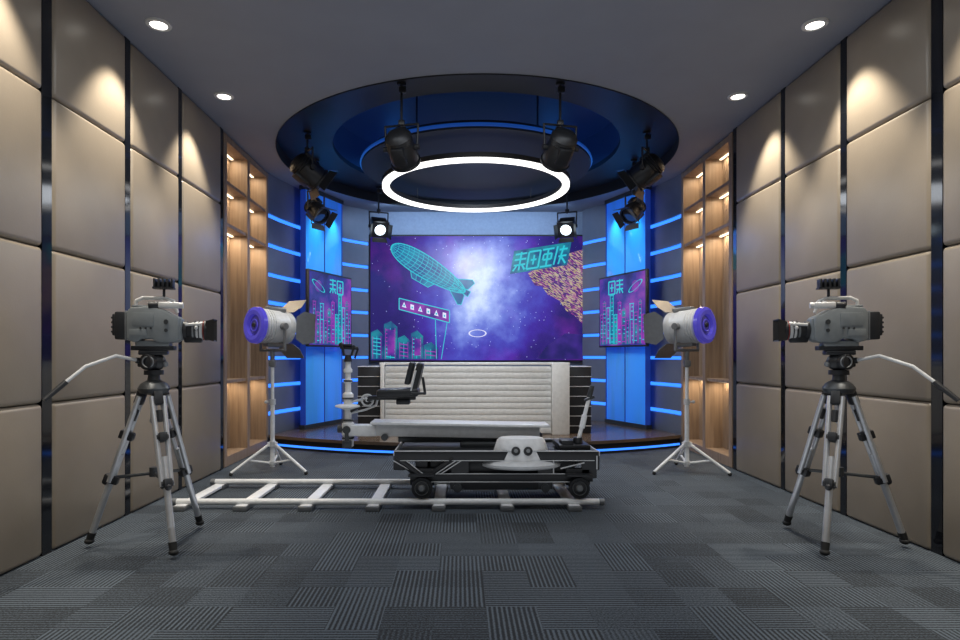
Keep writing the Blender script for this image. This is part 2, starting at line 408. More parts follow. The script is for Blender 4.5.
for f,w in ((-1,.016),(-.75,.007),(-.48,.007),(-.16,.009),(.16,.009),(.48,.007),(.75,.007),(1,.016)):
    pr=rot2([(x,f*hh(x)) for x in xs_],AA,AX,AZ)
    for i in range(N_): lines.append(strip(pr[i],pr[i+1],w))
for i in range(1,16):
    x=-LA+2*LA*i/16; hz=hh(x); q=rot2([(x-.02,-hz),(x+.025,-hz*.5),(x+.035,0),(x+.025,hz*.5),(x-.02,hz)],AA,AX,AZ)
    for j in range(4): lines.append(strip(q[j],q[j+1],.007))
fin=[[(.46,.09),(.74,.24),(.80,.21),(.76,.06),(.66,.02)],[(.46,-.09),(.74,-.25),(.80,-.22),(.76,-.06),(.66,-.02)],[(.5,.03),(.82,.05),(.82,-.05),(.5,-.03)]]
fins=[rot2(p,AA,AX,AZ) for p in fin]
flat('airship_fin_picture',E_cyand,fins,.0035)
for P in fins:
    for i in range(len(P)): lines.append(strip(P[i],P[(i+1)%len(P)],.011))
gond=rot2([(-.24,-.19),(.22,-.17),(.16,-.27),(-.16,-.28)],AA,AX,AZ)
flat('airship_gondola_picture',E_cyand,[gond],.0035)
for i in range(4): lines.append(strip(gond[i],gond[(i+1)%4],.011))
for t in (.25,.5,.75):
    a=Vector(gond[0]).lerp(Vector(gond[1]),t); c=Vector(gond[3]).lerp(Vector(gond[2]),t); lines.append(strip(a,c,.008))
flat('airship_lines_picture',E_cyan,lines,.007)
sb=[(-1.34,.00),(-.48,-.21),(-.48,-.42),(-1.34,-.19)]
flat('signboard_picture',E_magn,[sb],.001)
def sbp(u,v):
    A=Vector(sb[3]).lerp(Vector(sb[2]),u); C=Vector(sb[0]).lerp(Vector(sb[1]),u); return tuple(A.lerp(C,v))
ic=[]; ic2=[]
for i_,u in enumerate((.10,.26,.42,.58,.74,.90)):
    if i_%2: ic.append([sbp(u-.035,.28),sbp(u+.035,.28),sbp(u+.035,.72),sbp(u-.035,.72)])
    else: ic.append([sbp(u-.045,.3),sbp(u+.045,.3),sbp(u,.78)])
    ic2.append([sbp(u-.016,.38),sbp(u+.016,.38),sbp(u+.016,.55),sbp(u-.016,.55)])
flat('signboard_icons_picture',E_pinkw,ic,.004)
flat('signboard_mark_picture',E_cyan,ic2,.007)
flat('signboard_frame_picture',E_cyan,[strip(sb[i],sb[(i+1)%4],.016) for i in range(4)]+[strip((-.52,-.42),(-.62,-1.04),.012),strip((-.72,-.37),(-.70,-1.04),.012)],.005)
bl=[];bc=[];bm_=[]
for (x0_,x1_,zt) in ((-1.82,-1.60,-.58),(-1.60,-1.36,-.44),(-1.36,-1.14,-.68),(-1.14,-.92,-.60),(-.92,-.66,-.80)):
    bl.append([(x0_,-1.04),(x1_-.01,-1.04),(x1_-.01,zt-.05),((x0_+x1_)/2,zt+.05),(x0_,zt)])
    for j in range(3):
        xx=x0_+.03+(x1_-x0_-.08)*j/2; (bc if j%2 else bm_).append(strip((xx,-1.03),(xx,zt-.07),.009))
    z=zt-.10
    while z>-1.0: (bm_ if int(z*50)%3==0 else bc).append(strip((x0_+.03,z),(x1_-.05,z-.02),.016)); z-=.065
flat('tower_picture',E_tower,bl); flat('tower_lines_picture',E_cyan,bc,.004); flat('tower_glow_picture',E_mag,bm_,.006)
flat('tower_sign_picture',E_magn,[[(-1.54,-.98),(-1.42,-.98),(-1.42,-.56),(-1.54,-.52)],[(-1.08,-.98),(-.98,-.98),(-.98,-.70),(-1.08,-.68)]],.009)
flat('city_picture',M_city,[[(.86,.42),(1.2,.66),(1.82,.84),(1.82,-.46),(1.66,-.30),(1.52,-.22),(1.40,-.04),(1.2,.06),(1.10,.20),(.98,.22)]])
flat('planet_picture',E_navy,[[(1.0,-1.04),(1.82,-1.04),(1.82,-.62),(1.5,-.6),(1.2,-.8)]],.001)
gl=[]
G=[[((0,.27),(.2,.27)),((0,.18),(.2,.18)),((.1,.3),(.1,0)),((0,.09),(.2,.09)),((0,0),(.06,.09)),((.2,0),(.14,.09))],
   [((0,0),(0,.28)),((0,.28),(.2,.28)),((.2,.28),(.2,0)),((0,0),(.2,0)),((.05,.14),(.15,.14)),((.1,.22),(.1,.06))],
   [((0,.28),(.2,.28)),((.03,.2),(.17,.2)),((.03,.11),(.17,.11)),((.1,.28),(.1,.0)),((0,.0),(.2,.0)),((.17,.2),(.17,.11)),((.03,.2),(.03,.11))],
   [((.02,.3),(.0,.0)),((.06,.24),(.2,.24)),((.13,.3),(.08,0)),((.1,.13),(.2,.0)),((.06,.13),(.2,.13))]]
def shear(pts): return [(x+z*.35,z) for x,z in pts]
def place(P): return rot2(shear(P),math.radians(9),.60,.46)
for gi,gx in enumerate((0,.235,.47,.705)):
    for a,c in G[gi]: gl.append(place(strip((a[0]+gx,a[1]),(c[0]+gx,c[1]),.030)))
flat('neon_sign_back_picture',E_tower,[place([(-.04,-.04),(.95,-.04),(.95,.34),(-.04,.34)])],.002)
flat('neon_sign_picture',E_cyan,gl,.006)
b=B(); b.lathe([(.13,0),(.155,0),(.155,.004),(.13,.004)],M=Matrix.Translation((0,-.03,-.60))@Matrix.Diagonal((1,1,.42,1))@Vector((0,-1,0)).to_track_quat('Z','Y').to_matrix().to_4x4(),close=True)
b.obj('halo_picture',E_pinkw,E)

# ---------------------------------------------------------------- glass columns + TVs
for sx in (-1,1):
    MX=sx; dx=.0 if sx<0 else .05
    a=Vector((2.49+dx,8.70)); c=Vector((2.11+dx,9.62)); mid=(a+c)/2; ang=math.atan2(c.y-a.y,c.x-a.x)
    o=empty('glass_column',(mid.x,mid.y,.172),'tall glowing glossy blue glass panel column','column','blue glass columns')
    b=B(); b.box((0,0,1.76),((c-a).length-.05,.07,3.5),(0,0,ang),bev=.01); b.obj('glass_panel',M_col,o)
    b=B(); b.box((0,0,.03),((c-a).length,.10,.06),(0,0,ang)); b.obj('base_cap',M_dark,o)
    b=B(); b.box((0,0,3.515),((c-a).length,.10,.06),(0,0,ang)); b.obj('top_cap',M_dark,o)
    t2=Vector((math.cos(ang),math.sin(ang),0))
    for q in (-.5,.0,.5):
        b=B(); L2=(c-a).length-.05; b.box(t2*L2*q+Vector((0,0,1.77)),(.016,.085,3.42),(0,0,ang)); b.obj('mullion',E_blue2,o)
    nn=Vector((math.sin(ang),-math.cos(ang),0)); nn=nn if nn.x<0 else -nn
    for q in (-.25,.25):
        pw=Vector((mid.x,mid.y,3.60))+t2*L2*q+nn*.22; tw_=Vector((mid.x,mid.y,2.85))+t2*L2*q
        lamp('SPOT','column_fill_spot',(pw.x*sx,pw.y,pw.z),40,(.15,.75,1),aim=(tw_.x*sx,tw_.y,tw_.z),spot_size=math.radians(48),spot_blend=1,shadow_soft_size=.03)  # spots without a fixture, added for a cyan hot spot near the top
    dx=.0 if sx<0 else .09
    a=Vector((2.36+dx,8.46)); c=Vector((1.945+dx,9.55)); mid=(a+c)/2; ang=math.atan2(c.y-a.y,c.x-a.x); ln=(c-a).length
    nrm=Vector((math.sin(ang),-math.cos(ang),0))
    if nrm.x>0: nrm=-nrm
    o=empty('television',(mid.x,mid.y,1.92),'wall mounted flat screen showing a neon night city','television','stage side televisions')
    b=B(); b.box((0,0,0),(ln,.05,1.10),(0,0,ang),bev=.006); b.obj('tv_body',M_blk,o)
    R=Matrix.Rotation(ang,4,'Z')
    b=B(); b.box(nrm*.026,(ln-.05,.006,1.05),(0,0,ang)); b.obj('tv_screen',M_tv,o)
    b=B(); rr=random.Random(11)
    tw=[(-.56,.08,-.10),(-.49,.08,.10),(-.40,.09,-.05),(-.31,.10,.08),(-.20,.08,-.16),(-.12,.11,.0),(-.01,.09,.12),(.09,.09,-.06),(.18,.10,.24),(.28,.09,.06),(.38,.09,.14),(.46,.08,-.04)]
    for i,(x,wd,zt) in enumerate(tw):
        b.m(2 if i%3 else 3); b.prism([(x,-.51),(x+wd,-.51),(x+wd,zt),(x+wd/2,zt+.03),(x,zt)],.003,Matrix.Translation(nrm*.0305)@R)
        b.m(rr.choice([0,1,1]))
        for e_ in (.12,.88): b.prism(strip((x+wd*e_,-.5),(x+wd*e_,zt),.008),.004,Matrix.Translation(nrm*.033)@R)
        b.prism(strip((x,zt),(x+wd,zt),.012),.004,Matrix.Translation(nrm*.033)@R)
        q=0
        while zt-.05-q*.06>-.48:
            z=zt-.05-q*.06; b.m(rr.choice([0,1])); b.prism(strip((x+.02,z),(x+wd*(.4+.5*rr.random()),z),.014),.004,Matrix.Translation(nrm*.033)@R); q+=1
    b.m(0)
    for gi,gx in enumerate((0,.235)):
        for a_,c_ in G[gi]: b.prism(strip((a_[0]*.8+gx*.85-.05,a_[1]*.7+.26),(c_[0]*.8+gx*.85-.05,c_[1]*.7+.26),.020),.004,Matrix.Translation(nrm*.033)@R)
    b.m(3).lathe([(0,0),(.085,0),(.085,.003),(0,.003)],M=Matrix.Translation(nrm*.030)@R@Matrix.Translation((-.34,0,.33))@Matrix.Rotation(math.radians(90),4,'X'))
    b.m(0).lathe([(.12,0),(.135,0),(.135,.004),(.12,.004)],M=Matrix.Translation(nrm*.033)@R@Matrix.Translation((-.34,0,.33))@Matrix.Rotation(math.radians(25),4,'Y')@Matrix.Diagonal((1.3,1,.35,1))@Matrix.Rotation(math.radians(90),4,'X'),close=True)
    b.obj('tv_picture_neon',[E_cyan,E_mag,E_tower,E_magn],o)
    b=B(); b.cyl(-nrm*.02,-nrm*.07,.05); b.obj('wall_bracket',M_dark,o)
    MX=1

# ---------------------------------------------------------------- stage
xs=2.78; yE=8.1; yC=7.32
Rr=(xs*xs+(yE-yC)**2)/(2*(yE-yC)); arc=[]
for i in range(49):
    x=-xs+2*xs*i/48; arc.append((x,yC+Rr-math.sqrt(Rr*Rr-x*x)))
def stagemesh(b,z0,z1,off,pb):
    P=[(x,y+off) for x,y in arc]+pb
    n=len(P); pts=[(x,y,z0) for x,y in P]+[(x,y,z1) for x,y in P]
    fs=[tuple(range(n))[::-1],tuple(range(n,2*n))]+[(i,(i+1)%n,n+(i+1)%n,n+i) for i in range(n)]
    b.poly(pts,fs)
pb=[(2.70,8.5),(2.55,8.9),(2.35,9.3),(2.15,9.65),(1.9,10.0),(1.7,10.22),(-1.7,10.22),(-1.9,10.0),(-2.15,9.65),(-2.35,9.3),(-2.55,8.9),(-2.70,8.5)]
E=empty('stage_platform',(0,8.6,0),'low curved stage platform with dark wood top and blue light edge','stage')
b=B(); stagemesh(b,0,.13,.04,pb); b.obj('stage_base',M_black,E,origin=(0,8.6,0))
b=B(); stagemesh(b,.13,.17,0,pb); b.obj('stage_top',M_woodd,E,origin=(0,8.6,0))
b=B()
for i in range(48):
    p,q=arc[i],arc[i+1]; b.poly([(p[0],p[1]+.038,.03),(q[0],q[1]+.038,.03),(q[0],q[1]+.038,.058),(p[0],p[1]+.038,.058)],[(0,1,2,3)])
b.obj('light_strip',E_blue,E,origin=(0,8.6,0),label='blue light strip under the stage edge')

# ---------------------------------------------------------------- desk
oK=(0,8.4,.172)
E=empty('news_desk',oK,'white anchor desk with horizontally ribbed front','desk')
b=B(); b.box((-.04,8.26,.172+.45),(2.36,.12,.9)); b.obj('desk_core',M_desk,E,origin=oK)
b=B()
for i in range(11):
    z=.225+i*.083
    b.box((-.09,8.19,z),(2.26,.03,.0785),bev=.003)
b.obj('ribbed_front',M_desk,E,origin=oK)
b=B(); b.box((1.165,8.24,.655),(.23,.28,.965),bev=.004); b.obj('end_panel',M_desk,E,origin=oK)
b=B(); b.box((-1.255,8.28,.655),(.05,.3,.965),bev=.004); b.obj('end_panel',M_desk,E,origin=oK)
b=B(); b.box((0,8.44,1.13),(2.60,.5,.030),bev=.004); b.obj('desk_top',M_desk,E,origin=oK)
for sx in (-1,1):
    MX=sx
    E=empty('side_console',(1.46,8.5,.172),'dark console beside the desk with white shelf edges','console','side consoles')
    b=B(); b.box((0,0,.46),(.30,.44,.92),bev=.006); b.obj('console_body',M_blk,E)
    for i in range(7):
        b=B(); b.box((0,-.01,.10+i*.136),(.308,.44,.010),bev=.002); b.obj('shelf_edge',M_off,E)
    MX=1

# ---------------------------------------------------------------- ceiling disc + ring light
E=empty('ring_pendant_light',(0,CY,3.37),'suspended circular white ring light','ceiling light')
b=B(); b.lathe([(1.105,0),(1.19,0),(1.19,.035),(1.105,.035)],seg=80,close=True); b.obj('ring_diffuser',E_white,E)
b=B(); b.lathe([(1.095,.035),(1.2,.035),(1.2,.09),(1.095,.09)],seg=80,close=True); b.obj('ring_housing',M_blk,E)
for a in (45,135,225,315):
    c,s_=math.cos(math.radians(a)),math.sin(math.radians(a))
    b=B(); b.cyl((1.14*c,1.14*s_,.09),(1.14*c,1.14*s_,.25),.004,seg=8); b.obj('suspension_cable',M_dark,E)
E=empty('ceiling_disc',(0,CY,3.62),'dark round suspended ceiling disc with blue rim light','ceiling panel')
b=B(); b.lathe([(0,0),(1.45,0),(1.45,.02),(1.42,.10),(0,.10)],seg=96); b.obj('disc_panel',M_disc,E)
b=B(); b.lathe([(1.452,.022),(1.47,.03),(1.46,.06),(1.43,.06)],seg=96,close=True); b.obj('rim_light',E_rim,E)
for a in (45,135,225,315):
    c,s_=math.cos(math.radians(a)),math.sin(math.radians(a)); b=B(); b.cyl((c,s_,.1),(c,s_,.72),.012,seg=8); b.obj('hanger_rod',M_dark,E)
for a in range(0,360,90):
    lamp('POINT','recess_lamp',(1.62*math.cos(math.radians(a+45)),CY+1.62*math.sin(math.radians(a+45)),H+.36),1.1,(.03,.25,1),shadow_soft_size=.15)

# ---------------------------------------------------------------- downlights
for sx in (-1,1):
    for y in (2.0,3.24,4.48,5.72):
        E=empty('downlight',(sx*2.45,y,H),'round recessed ceiling downlight, lit','downlight','ceiling downlights')
        b=B(); b.lathe([(.062,-.012),(.088,-.010),(.092,0),(.062,0)],seg=32,close=True); b.obj('trim_ring',M_off,E)
        b=B(); b.lathe([(0,-.004),(.062,-.004),(.062,-.002)],seg=32); b.obj('lens',E_down,E)
        q=lamp('SPOT','downlight_lamp',(0,0,-.03),165,(1,.92,.79),parent=E,spot_size=math.radians(74),spot_blend=.6,shadow_soft_size=.03)
        q.rotation_euler=(0,math.radians(10)*-sx,0)

# ---------------------------------------------------------------- hanging stage lights
def stage_light(x,y,z,aim,lit,lab,en=0,doors=True,sc=1.0):
    E=empty('stage_light',(x,y,z),lab,'stage light','hanging stage lights')
    d=(Vector(aim)-Vector((x,y,z))).normalized()
    R=d.to_track_quat('X','Z').to_matrix().to_4x4()@Matrix.Scale(sc,4)
    RE=d.to_track_quat('X','Z').to_euler()
    def T(v): return R@Vector(v)
    top=H+.13-z; RL=R@Matrix.Rotation(math.radians(90),4,'Y')
    b=B()
    if lit:
        b.box(T((.0,0,0)),(.30*sc,.30*sc,.28*sc),RE,bev=.02); b.box(T((.155,0,0)),(.03*sc,.33*sc,.31*sc),RE,bev=.01); b.lathe([(0,-.22),(.08,-.22),(.12,-.15)],M=RL,seg=20)
    else:
        b.lathe([(0,-.2),(.06,-.2),(.11,-.18),(.135,-.15),(.145,-.14),(.135,-.13),(.145,-.11),(.135,-.10),(.145,-.08),(.135,-.07),(.15,-.03),(.155,.1),(.15,.16),(.165,.165),(.165,.185),(.14,.185),(.14,.15)],M=RL,seg=28)
        b.box(T((0,0,-.14)),(.2*sc,.14*sc,.06*sc),RE,bev=.01); b.box(T((-.08,0,.145)),(.14*sc,.12*sc,.05*sc),RE,bev=.01)
    b.obj('lamp_housing',M_lampdk,E)
    rl=.105 if lit else .14; xo=.02 if lit else 0
    b=B(); b.lathe([(0,.158+xo),(rl*.5,.162+xo),(rl,.152+xo),(rl,.14),(0,.14)],M=RL,seg=28); b.obj('lens',E_lens if lit else M_blackglass,E)
    if doors:
      for k4 in range(4):
        A=R@Matrix.Rotation(math.pi/2*k4,4,'X')@Matrix.Translation((.185,0,.15))@Matrix.Rotation(math.radians(-35),4,'Y')
        b=B(); t=bmesh.new(); vs=[t.verts.new(v) for v in ((0,-.13,0),(0,.13,0),(.10,.15,0),(.10,-.15,0))]; f=t.faces.new(vs)
        r=bmesh.ops.extrude_face_region(t,geom=[f]); bmesh.ops.translate(t,vec=(0,0,.004),verts=[g for g in r['geom'] if isinstance(g,bmesh.types.BMVert)]); bmesh.ops.recalc_face_normals(t,faces=t.faces)
        b._add(t,A); b.obj('barn_door',M_blk,E)
    s_=Vector((-d.y,d.x,0)).normalized()
    b=B(); pts=[s_*.175*sc,s_*.185*sc+Vector((0,0,.22)),-s_*.185*sc+Vector((0,0,.22)),-s_*.175*sc]; b.tube(pts,.011,8); b.cyl(s_*.13*sc,s_*.20*sc,.03*sc); b.cyl(-s_*.13*sc,-s_*.20*sc,.03*sc)
    b.obj('yoke',M_lampdk,E)
    b=B(); b.cyl((0,0,.2),(0,0,top),.012,seg=12); b.box((0,0,.24),(.06,.055,.055),bev=.01); b.cyl((0,0,top-.02),(0,0,top),.045,seg=16); b.box((.01,0,top-.06),(.07,.05,.06),bev=.01)
    b.obj('hanging_clamp',M_blk,E)
    if en: lamp('SPOT','stage_lamp',d*.2,en,(.8,.9,1),aim=None,parent=E,spot_size=math.radians(50),spot_blend=.6,shadow_soft_size=.08).rotation_euler=d.to_track_quat('-Z','Y').to_euler()
for sx in (-1,1):
    stage_light(sx*.76,5.75,3.23,(sx*.3,7.6,1.9),False,'black round theatrical spotlight hanging from the ceiling ring',0,False,.90)
    stage_light(sx*1.98,7.0,3.40,(sx*.5,8.0,2.2),False,'black theatrical spotlight with flaps hanging from the ceiling ring',0,True,.95)
    stage_light(sx*2.12,8.0,3.18,(sx*.9,7.2,1.9),False,'black theatrical spotlight with flaps hanging from the ceiling ring',0,True,.80)
    stage_light(sx*1.46,9.3,3.24,(sx*.5,6.6,1.3),True,'black box theatrical spotlight with glowing white lens over stage',40,True,.80)

# ---------------------------------------------------------------- tripod + broadcast camera
LEGA=(-10,-133,112)
for sx in (-1,1):
    MX=sx; X0=2.22 if sx<0 else 2.30; Y0=3.96
    E=empty('tripod',(X0,Y0,0),'silver and black heavy studio tripod with pan handle','tripod','studio tripods')
    for an in LEGA:
        c,s_=math.cos(math.radians(an)),math.sin(math.radians(an)); rad=Vector((c,s_,0)); tan=Vector((-s_,c,0))
        A=rad*.065+Vector((0,0,1.02)); F=rad*.395+Vector((0,0,.03)); P=lambda t:A.lerp(F,t)
        b=B()
        for q in (-1,1): b.cyl(P(.04)+tan*.036*q,P(.6)+tan*.028*q,.0165,seg=12)
        b.m(0).cyl(P(.42),P(.97),.021,seg=12)
        b.m(1).box(P(.05),(.055,.055,.09),((F-A).to_track_quat('Z','Y')).to_euler(),bev=.008)
        for t in (.30,.585):
            b.cyl(P(t)+tan*.036,P(t)-tan*.036,.022,seg=12); b.box(P(t),(.05,.09,.055),((F-A).to_track_quat('Z','Y')).to_euler(),bev=.008)
        b.sph(P(.60)+rad*.03,.022); b.cyl(P(.13),P(.2),.02,seg=12)
        lg=b.obj('leg',[M_silver,M_blk],E)
        b=B(); b.cyl(P(.93),P(.985),.026,.022,seg=14); b.sph(P(.985)+Vector((0,0,-.002)),.026,(1.15,1.15,.8)); b.obj('foot',M_rubber,lg)
    b=B(); b.cyl((0,0,.45),(0,0,.51),.028,seg=14)
    for an in LEGA:
        c,s_=math.cos(math.radians(an)),math.sin(math.radians(an)); b.cyl((c*.02,s_*.02,.47),(c*.245,s_*.245,.45),.011,seg=8)
    b.obj('spreader',M_dark,E)
    b=B(); b.lathe([(0,1.0),(.045,.99),(.085,1.0),(.098,1.03),(.08,1.06),(.06,1.075),(.04,1.085),(.035,1.12),(.05,1.13),(0,1.13)],seg=28); b.obj('bowl',M_dark,E)
    b=B(); b.cyl((0,0,.82),(0,0,1.0),.022,seg=14); b.sph((0,0,.82),.026); b.obj('centre_column',M_silver,E)
    b=B(); b.cyl((0,0,1.12),(0,0,1.15),.06,seg=24); b.sph((0,0,1.205),.07,(1.1,.85,.9)); b.box((0,0,1.265),(.17,.12,.03),(0,0,math.radians(-20)),bev=.008)
    for yy in (-1,1): b.cyl((0,0.02*yy,1.205),(0.02,.075*yy,1.205),.052,seg=24,bev=.006)
    b.box((.07,0,1.2),(.06,.05,.06),bev=.01); b.m(1).torus((-.0,-.078,1.205),.035,.005,(0,1,0)); b.sph((-.075,0,1.19),.02)
    b.obj('fluid_head',[M_blk,M_grey],E)
    b=B(); b.tube([(.07,-.03,1.21),(.17,-.14,1.245),(.27,-.29,1.18),(.33,-.38,1.09)],.011,10); b.m(1).cyl((.33,-.38,1.09),(.40,-.47,.985),.017,.014,seg=12); b.cyl((.06,-.02,1.21),(.09,-.05,1.215),.02,seg=12)
    b.obj('pan_handle',[M_off,M_blk],E)
    C=empty('broadcast_camera',(X0-.02,Y0,1.28),'grey shoulder broadcast camera with black lens hood on tripod','camera','broadcast cameras',rz=math.radians(-14))
    C.scale=(.86,.85,1.0)
    b=B(); b.box((.02,0,.015),(.30,.11,.03),bev=.006); b.obj('mount_plate',M_blk,C)
    Mb=Matrix.Identity(4)
    b=B(); b.prism([(.19,.07),(.19,.245),(.165,.275),(.06,.285),(-.06,.27),(-.125,.235),(-.17,.22),(-.175,.08),(-.15,.055),(-.03,.05),(.02,.075),(.09,.075),(.13,.05)],.19,Mb,bev=.012)
    b.box((.02,0,.045),(.24,.12,.04),bev=.012); b.box((-.165,0,.14),(.05,.14,.15),bev=.02)
    b.box((.10,.0,.286),(.12,.15,.014),bev=.006); b.obj('camera_body',M_camgrey,C)
    b=B(); b.box((.075,-.096,.20),(.15,.006,.085),bev=.002); b.box((.11,-.096,.115),(.12,.006,.045),bev=.002)
    b.m(1)
    for i in range(3): b.cyl((.02+.035*i,-.097,.143),(.02+.035*i,-.105,.143),.007,seg=10)
    b.cyl((-.085,-.095,.185),(-.085,-.108,.185),.016,seg=14); b.cyl((-.085,-.095,.13),(-.085,-.108,.13),.012,seg=14)
    b.obj('control_panel',[M_camgrey,M_dark],C)
    b=B(); b.box((.235,0,.16),(.08,.15,.18),bev=.012); b.box((.282,0,.165),(.025,.12,.14),bev=.008)
    for i in range(4): b.box((.298,0,.12+.03*i),(.008,.11,.012))
    b.m(1).box((.197,0,.16),(.012,.17,.19),bev=.004)
    b.obj('battery_pack',[M_blk,M_grey],C)
    b=B(); b.tube([(.15,0,.28),(.145,0,.325),(.10,0,.345),(-.06,0,.345),(-.12,0,.325),(-.145,0,.25)],.012,12); b.box((.02,0,.347),(.15,.034,.018),bev=.008); b.obj('carry_handle',M_camlt,C)
    b=B(); b.box((-.10,-.075,.295),(.15,.045,.042),bev=.012,seg=3); b.cyl((-.17,-.075,.295),(-.20,-.075,.295),.020,seg=18); b.m(1).cyl((-.03,-.075,.295),(.04,-.075,.29),.020,.028,seg=18,bev=.004); b.m(0).cyl((-.09,-.01,.32),(-.09,-.08,.31),.010)
    b.obj('viewfinder',[M_camlt,M_blk],C)
    b=B(); b.cyl((-.05,0,.35),(-.05,0,.41),.01,seg=10); b.box((-.05,0,.412),(.15,.08,.012))
    for i in range(5): b.box((-.112+.031*i,0,.442),(.014,.08,.062),bev=.002)
    b.box((-.05,.02,.435),(.14,.03,.04)); b.obj('top_light',M_blk,C)
    ax=Matrix.Rotation(math.radians(-90),4,'Y')
    def L_(prof,mi,bb): bb.m(mi).lathe(prof,M=Matrix.Translation((-.185,0,.135))@ax,seg=28)
    b=B(); L_([(0,0),(.06,0),(.06,.03),(.052,.035),(.052,.07)],0,b); L_([(.057,.07),(.057,.095),(.05,.097)],1,b); L_([(.052,.035),(.055,.07),(.058,.07)],0,b)
    L_([(.052,.095),(.060,.10),(.060,.145),(.064,.15)],2,b); L_([(.0645,.15),(.0645,.154),(.06,.155)],3,b); L_([(.06,.155),(.068,.16),(.068,.18),(0,.18)],0,b)
    b.m(0).box((-.26,.0,.075),(.13,.06,.045),bev=.012); b.m(2).cyl((-.21,-.05,.17),(-.33,-.064,.175),.010); b.sph((-.29,-.065,.15),.014); b.m(0)
    for zz in (.085,.115,.145): b.lathe([(.062,0),(.066,.004),(.062,.008)],M=Matrix.Translation((-.185-zz,0,.135))@ax,seg=28)
    b.obj('lens',[M_blk,M_grey,M_camlt,M_red],C)
    b=B(); P0=[(-.355,y,z) for y,z in ((-.06,.075),(.06,.075),(.06,.195),(-.06,.195))]; P1=[(-.42,y,z) for y,z in ((-.085,.06),(.085,.06),(.085,.21),(-.085,.21))]; P2=[(-.415,y,z) for y,z in ((-.078,.068),(.078,.068),(.078,.202),(-.078,.202))]; P3=[(-.365,y,z) for y,z in ((-.05,.085),(.05,.085),(.05,.185),(-.05,.185))]
    fs=[(0,1,2,3)]
    for a0 in (0,4,8):
        for i in range(4): j=(i+1)%4; fs.append((a0+i,a0+j,a0+4+j,a0+4+i))
    fs.append((12,13,14,15)); b.poly(P0+P1+P2+P3,fs); bmesh.ops.recalc_face_normals(b.bm,faces=b.bm.faces)
    b.obj('matte_box',M_blk,C)
    MX=1

